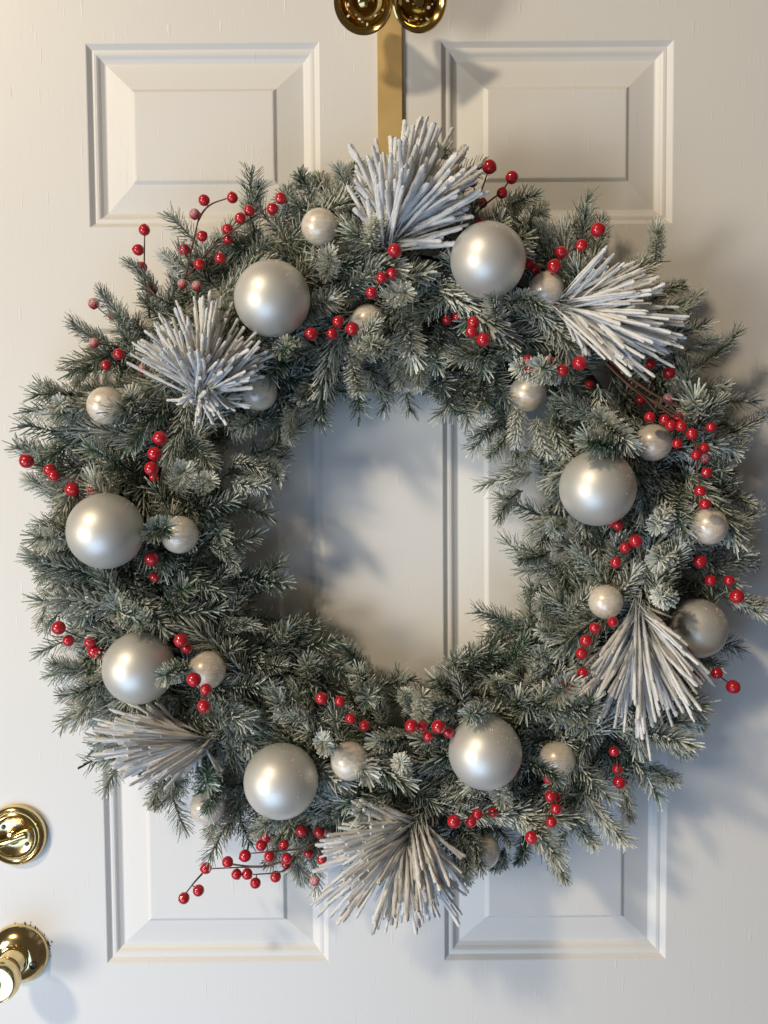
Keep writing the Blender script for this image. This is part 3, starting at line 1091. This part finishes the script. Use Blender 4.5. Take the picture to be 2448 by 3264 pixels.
# fans of the picks: a coarse screen grid of how far out from the door the flocked needles start
grid = {}
for q in pick_pts:
    a = proj(q)
    kx = (int(a[0] // 40), int(a[1] // 40))
    grid[kx] = min(grid.get(kx, 9), -q.y)


def clear(b, d, L, strict=True):
    for s in (0.25, 0.5, 0.75, 1.0, 1.15):
        p = b + d * L * s
        q = proj(p)
        hp = -p.y
        for (sx, sy, sz), c, R, k in PX:
            dx, dy = q[0] - sx, q[1] - sy
            rp = R * F_PX / sz
            marg = (0.013 if k == 1 else 0.005 if R < 0.003 or not strict else 0.014) * F_PX / sz
            if dx * dx + dy * dy < (rp + marg) ** 2:
                if hp > -c.y - (R * 0.2 if k == 1 else 0.012):      # in front of the ball
                    return False
                if (p - c).length < R + 0.003:
                    return False
        g = grid.get((int(q[0] // 40), int(q[1] // 40)))
        if g is not None and hp > g - 0.012:
            return False
    return True


sprigs = []        # (base, dir, length, kind)


def add(b, d, L, kind, roll=None, rw=None):
    sprigs.append((b, d.normalized(), L, kind, roll))


# sprigs one can recognise in the photograph: base, tip (measuring frame), heights, kind
HAND = [
    (640, 765, 590, 690, .115, .158, 'g'), (1105, 655, 1158, 592, .105, .150, 'g'), (1075, 690, 1040, 625, .105, .155, 'm'),
    (1375, 950, 1240, 1000, .120, .158, 'g'), (335, 1150, 300, 1138, .105, .165, 'g'), (410, 1450, 345, 1432, .110, .158, 'g'),
    (722, 1605, 648, 1640, .110, .150, 'm'), (1050, 1510, 1020, 1580, .110, .155, 'g'), (1135, 1650, 1200, 1640, .112, .134, 'g'),
    (1235, 790, 1125, 845, .075, .112, 'p'), (760, 780, 800, 712, .085, .118, 'p'), (765, 765, 788, 712, .108, .138, 'p'), (835, 770, 812, 712, .105, .134, 'm'), (485, 1690, 435, 1722, .070, .098, 'g'), (985, 1815, 1036, 1838, .075, .100, 'm'), (1000, 1790, 1040, 1815, .075, .096, 'g'),
    (1225, 1330, 1290, 1280, .100, .125, 'm'), (1330, 940, 1395, 950, .100, .125, 'g'), (320, 905, 255, 858, .090, .120, 'm'),
    (1225, 1120, 1150, 1180, .085, .105, 'm'),
    # silhouette, left
    (120, 1010, 25, 950, .060, .060, 'm'), (160, 1050, 60, 1000, .060, .055, 'g'), (160, 1075, 25, 1040, .060, .065, 'm'), (150, 1130, 65, 1145, .060, .060, 'g'),
    (160, 1210, 75, 1222, .060, .060, 'm'), (180, 1330, 110, 1300, .060, .055, 'm'), (190, 1450, 95, 1440, .060, .060, 'm'), (210, 1500, 125, 1515, .060, .060, 'm'),
    (190, 870, 75, 855, .060, .055, 'm'), (200, 800, 120, 790, .060, .055, 'm'), (240, 740, 165, 735, .060, .055, 'm'), (280, 690, 190, 665, .060, .055, 'm'),
    # upper left tips
    (335, 640, 325, 540, .055, .055, 'g'), (390, 610, 380, 520, .060, .060, 'p'), (540, 490, 530, 385, .060, .055, 'g'), (440, 560, 455, 480, .070, .075, 'p'),
    (620, 470, 610, 395, .060, .060, 'm'), (680, 430, 640, 380, .060, .060, 'g'), (700, 425, 690, 330, .045, .040, 'g'), (725, 420, 735, 318, .045, .040, 'g'),
    (790, 420, 810, 310, .045, .040, 'g'), (760, 440, 755, 350, .055, .050, 'm'),
    # upper right tips
    (960, 400, 950, 322, .045, .040, 'g'), (1000, 420, 1000, 335, .050, .045, 'g'), (1110, 470, 1130, 385, .055, .050, 'm'), (1150, 510, 1205, 420, .055, .050, 'm'),
    (1200, 560, 1215, 480, .065, .070, 'p'), (1250, 530, 1280, 455, .055, .050, 'g'), (1280, 560, 1330, 470, .055, .050, 'g'), (1330, 610, 1360, 560, .055, .050, 'm'),
    (1400, 640, 1470, 600, .055, .050, 'g'), (1430, 690, 1540, 665, .055, .050, 'm'), (1480, 760, 1550, 720, .055, .050, 'm'), (1500, 850, 1590, 865, .055, .050, 'm'),
    (1530, 900, 1585, 930, .055, .050, 'm'), (1545, 945, 1655, 938, .050, .030, 'm'), (1530, 1000, 1600, 1020, .055, .050, 'm'), (1560, 1060, 1620, 1080, .055, .050, 'm'),
    (1560, 1120, 1655, 1150, .060, .055, 'm'), (1580, 1210, 1659, 1230, .055, .050, 'm'), (1580, 1290, 1650, 1340, .055, .050, 'g'), (1560, 1290, 1630, 1290, .060, .060, 'p'),
    # lower right
    (1490, 1440, 1570, 1450, .050, .045, 'm'), (1480, 1530, 1560, 1590, .050, .050, 'm'), (1440, 1600, 1510, 1660, .050, .050, 'm'), (1400, 1650, 1460, 1720, .050, .050, 'm'),
    (1330, 1680, 1390, 1770, .055, .055, 'm'), (1260, 1710, 1330, 1840, .075, .075, 'p'), (1220, 1760, 1290, 1830, .065, .060, 'p'), (1180, 1790, 1210, 1890, .065, .065, 'm'),
    (1130, 1800, 1150, 1890, .060, .060, 'g'), (1090, 1830, 1080, 1890, .050, .050, 'm'), (1000, 1850, 985, 1935, .050, .045, 'g'),
    # lower left
    (640, 1840, 645, 1950, .055, .055, 'm'), (610, 1790, 600, 1890, .055, .055, 'm'), (560, 1770, 560, 1840, .055, .055, 'g'), (470, 1740, 440, 1815, .050, .045, 'g'),
    (400, 1670, 385, 1750, .055, .055, 'm'), (360, 1660, 320, 1735, .055, .055, 'm'), (340, 1630, 275, 1700, .055, .055, 'm'), (300, 1600, 270, 1650, .055, .055, 'm'),
    (250, 1560, 180, 1585, .050, .045, 'g'),
    # round the opening
    (760, 770, 775, 905, .085, .085, 's'), (800, 800, 815, 880, .060, .055, 'g'), (850, 770, 860, 850, .080, .080, 'm'), (900, 760, 945, 850, .080, .075, 'p'),
    (690, 810, 650, 900, .060, .060, 'm'), (640, 880, 600, 950, .070, .070, 'm'), (560, 1000, 650, 1020, .085, .095, 'p'), (500, 1040, 600, 1080, .100, .105, 'p'),
    (500, 1000, 600, 970, .090, .100, 'p'), (450, 1180, 550, 1170, .085, .090, 'm'), (460, 1260, 540, 1210, .080, .080, 'g'), (500, 1330, 545, 1230, .075, .075, 'm'),
    (560, 1400, 640, 1285, .060, .050, 'g'), (570, 1410, 655, 1365, .065, .065, 'm'), (540, 1440, 640, 1450, .075, .080, 'p'), (480, 1370, 530, 1280, .085, .095, 'm'),
    (660, 1560, 700, 1435, .090, .095, 'm'), (720, 1580, 780, 1480, .080, .080, 'm'), (830, 1570, 820, 1480, .080, .085, 'm'), (900, 1540, 870, 1460, .085, .090, 'm'),
    (980, 1530, 930, 1465, .085, .085, 'm'), (1000, 1520, 1010, 1440, .085, .085, 'm'), (1090, 1520, 1080, 1430, .085, .085, 'm'), (1150, 1500, 1130, 1430, .085, .085, 'p'),
    (1210, 1480, 1150, 1395, .080, .080, 's'), (1230, 1380, 1140, 1345, .085, .090, 'm'), (1230, 1330, 1135, 1330, .080, .080, 'm'), (1220, 1270, 1155, 1290, .080, .080, 'g'),
    (1190, 1190, 1095, 1245, .075, .070, 'g'), (1200, 1120, 1115, 1150, .075, .070, 'm'), (1150, 1020, 1050, 1050, .080, .080, 'm'), (1130, 1060, 1060, 1080, .075, .070, 'g'),
    (1100, 930, 1060, 1010, .080, .080, 'm'), (1060, 860, 985, 905, .070, .065, 'm'), (1010, 820, 970, 880, .070, .065, 'm'), (1120, 880, 1110, 980, .095, .105, 'p'),
    (1160, 900, 1150, 1000, .095, .105, 'p'), (1200, 920, 1195, 1020, .095, .100, 'p'),
    # snowy ones
    (800, 540, 795, 480, .105, .125, 's'), (570, 1540, 480, 1560, .105, .110, 's'), (670, 1550, 600, 1530, .105, .110, 's'), (1180, 815, 1120, 800, .100, .118, 's'),
    (1460, 1290, 1400, 1300, .115, .135, 's'), (150, 880, 130, 890, .085, .110, 's'), (900, 1560, 925, 1500, .105, .118, 's'), (840, 650, 860, 620, .105, .130, 's'),
    (700, 600, 720, 570, .105, .128, 'p'), (880, 1660, 850, 1650, .105, .130, 's'), (1090, 1740, 1090, 1700, .100, .125, 's'), (430, 1060, 440, 1030, .105, .125, 's'),
    (1440, 1100, 1430, 1125, .100, .125, 's'), (1410, 560, 1420, 550, .05, .07, 'm'),
]
for x0, y0, x1, y1, ha, hb, kd in HAND:
    b, e = at9(x0, y0, ha), at9(x1, y1, hb)
    v = e - b
    inner = math.hypot(x1 - 845, y1 - 1165) < 345
    if inner and y1 > 1380:
        e = at9(x1, y1 + 20, hb)
        v = e - b
    add(b, v, max(v.length - (0.025 if inner else 0.013), 0.030), kd)
n_hand = len(sprigs)

rnd = random.Random(21)


def pick_kind(th):
    r = rnd.random()
    return 'g' if r < 0.19 else 'm' if r < 0.56 else 'p' if r < 0.90 else 's'


def tube_h(r):
    u = (r - RING) / 0.118
    return 0.052 + 0.058 * math.sqrt(max(0.0, 1 - u * u))


def ring_pt(th, r, h):
    p = RC0.copy()
    p += Vector((math.cos(th), 0, math.sin(th))) * r
    p.y = -h
    return p


placed = 0
tries = 0
front = []
while placed < 330 and tries < 16000:
    tries += 1
    th = rnd.uniform(0, 2 * math.pi)
    r = rnd.uniform(0.165, 0.345)
    u = (r - RING) / 0.118
    h = tube_h(r) - rnd.uniform(0.018, 0.045)
    b = ring_pt(th, r, h)
    rad = Vector((math.cos(th), 0, math.sin(th)))
    tan = Vector((-math.sin(th), 0, math.cos(th)))
    sw = rnd.gauss(0, 0.8)
    d = rad * (u * 1.25 + rnd.gauss(0, 0.35)) + tan * sw + Vector((0, -1, 0)) * rnd.uniform(0.02, 0.48) * (1 - 0.5 * abs(u))
    d.normalize()
    L = rnd.uniform(0.056, 0.084)
    tipr = (b + d * L - RC0)
    tr = math.hypot(tipr.x, tipr.z)
    ti = math.hypot(tipr.x, tipr.z + 0.010)
    if tr > 0.346 or ti < 0.192:
        continue
    if not clear(b, d, L + 0.008):
        continue
    # keep them spread out
    m_ = b + d * L * 0.6
    if min([(m_ - q).length for q in front] or [1]) < 0.0158:
        continue
    front.append(m_)
    add(b, d, L, pick_kind(th))
    placed += 1
print('sprigs', len(sprigs), 'hand', n_hand, 'tries', tries)

main = sprigs[:300]
rest = sprigs[300:]
zax = Vector((0, 0, 1))


def sprig_quat(d):
    return zax.rotation_difference(d) @ Quaternion((0, 0, 1), rnd.uniform(0, 6.28))


for b, d, L, kd, _ in main:
    me = rnd.choice(KIND[kd])
    s = L / 0.066
    w = max(0.80, min(1.08, s ** 0.4)) * rnd.uniform(0.9, 1.1)
    o = link('fir_sprig', me, wreath, b - RC0, sprig_quat(d), (w, w, s))
    if kd == 's':
        o['label'] = 'snow-caked fir sprig'

# the close-packed under-layer, as one object
mb = MB()
bed = []
for k in range(230):      # outward rim
    th = 2 * math.pi * (k + rnd.random()) / 230
    bed.append((ring_pt(th, rnd.uniform(0.286, 0.312), rnd.uniform(0.015, 0.055)), Vector((math.cos(th), rnd.uniform(-0.25, 0.2), math.sin(th))) + Vector((-math.sin(th), 0, math.cos(th))) * rnd.gauss(0, 0.55), rnd.uniform(0.034, 0.050)))
for k in range(64):       # inward rim
    th = 2 * math.pi * (k + rnd.random()) / 64
    bed.append((ring_pt(th, rnd.uniform(0.223, 0.238) + 0.020 * max(0, -math.sin(th)) + 0.008 * max(0, -math.cos(th)), rnd.uniform(0.015, 0.06)), -Vector((math.cos(th), rnd.uniform(-0.2, 0.25), math.sin(th))) + Vector((-math.sin(th), 0, math.cos(th))) * rnd.gauss(0, 0.45), rnd.uniform(0.040, 0.052)))
for k in range(600):      # body
    th = rnd.uniform(0, 2 * math.pi)
    r = rnd.uniform(0.17, 0.335)
    d = Vector((math.cos(th), 0, math.sin(th))) * rnd.gauss((r - RING) * 8, 0.5) + Vector((-math.sin(th), 0, math.cos(th))) * rnd.gauss(0, 1) + Vector((0, -1, 0)) * rnd.uniform(0.0, 0.5)
    b = ring_pt(th, r, rnd.uniform(0.02, tube_h(r) - 0.04))
    if clear(b, d.normalized(), 0.06, False):
        bed.append((b, d, 0.062))
for b, d, L, kd, _ in rest:
    bed.append((b, d, L))
BEDM = []
for k in range(6):
    t_ = MB()
    sprig_mesh(90 + k, 0.070, 115, 0.0175, (0.24, 0.40, 0.54)[k % 3], 0.010 + 0.004 * k, curl=0.3, w=0.00070, mb=t_)
    BEDM.append((np.array([tuple(v) for v in t_.v]), t_.f, t_.a))
allv, allf, alla = [], [], []
off = 0
for b, d, L in bed:
    V, Fc, A = rnd.choice(BEDM)
    q = sprig_quat(d.normalized()).to_matrix()
    m3 = np.array(q) @ np.diag([1, 1, L / 0.070])
    W = V @ m3.T + np.array(tuple(b - RC0))
    W[:, 1] = np.minimum(W[:, 1], 0.046)          # nothing pushes into the door
    allv.append(W)
    allf += [tuple(i + off for i in f) for f in Fc]
    alla += A
    off += len(V)
me = bpy.data.meshes.new('fir_underlayer')
me.from_pydata(np.concatenate(allv).tolist(), [], allf)
a_ = me.attributes.new('frost', 'FLOAT', 'POINT')
a_.data.foreach_set('value', alla)
me.materials.append(M_FIR)
ul = link('fir_underlayer', me, wreath)
ul['kind'] = 'stuff'
print('underlayer faces', len(allf))

# wire frame of the wreath: two rings and cross ties, wrapped with dark green stems
mb = MB()
for rr, hh, w in ((0.225, 0.022, 0.0022), (0.285, 0.022, 0.0022), (0.255, 0.030, 0.009)):
    n = 96
    P = [ring_pt(2 * math.pi * i / n, rr, hh) - RC0 for i in range(n + 1)]
    mb.tube(P, w, 8, 0, cap=False)
for k in range(16):
    th = 2 * math.pi * k / 16
    mb.tube([ring_pt(th, 0.225, 0.022) - RC0, ring_pt(th, 0.285, 0.022) - RC0], 0.0016, 6, 0)
link('wire_frame', mb.mesh('wire_frame', M_WIRE, True), wreath)
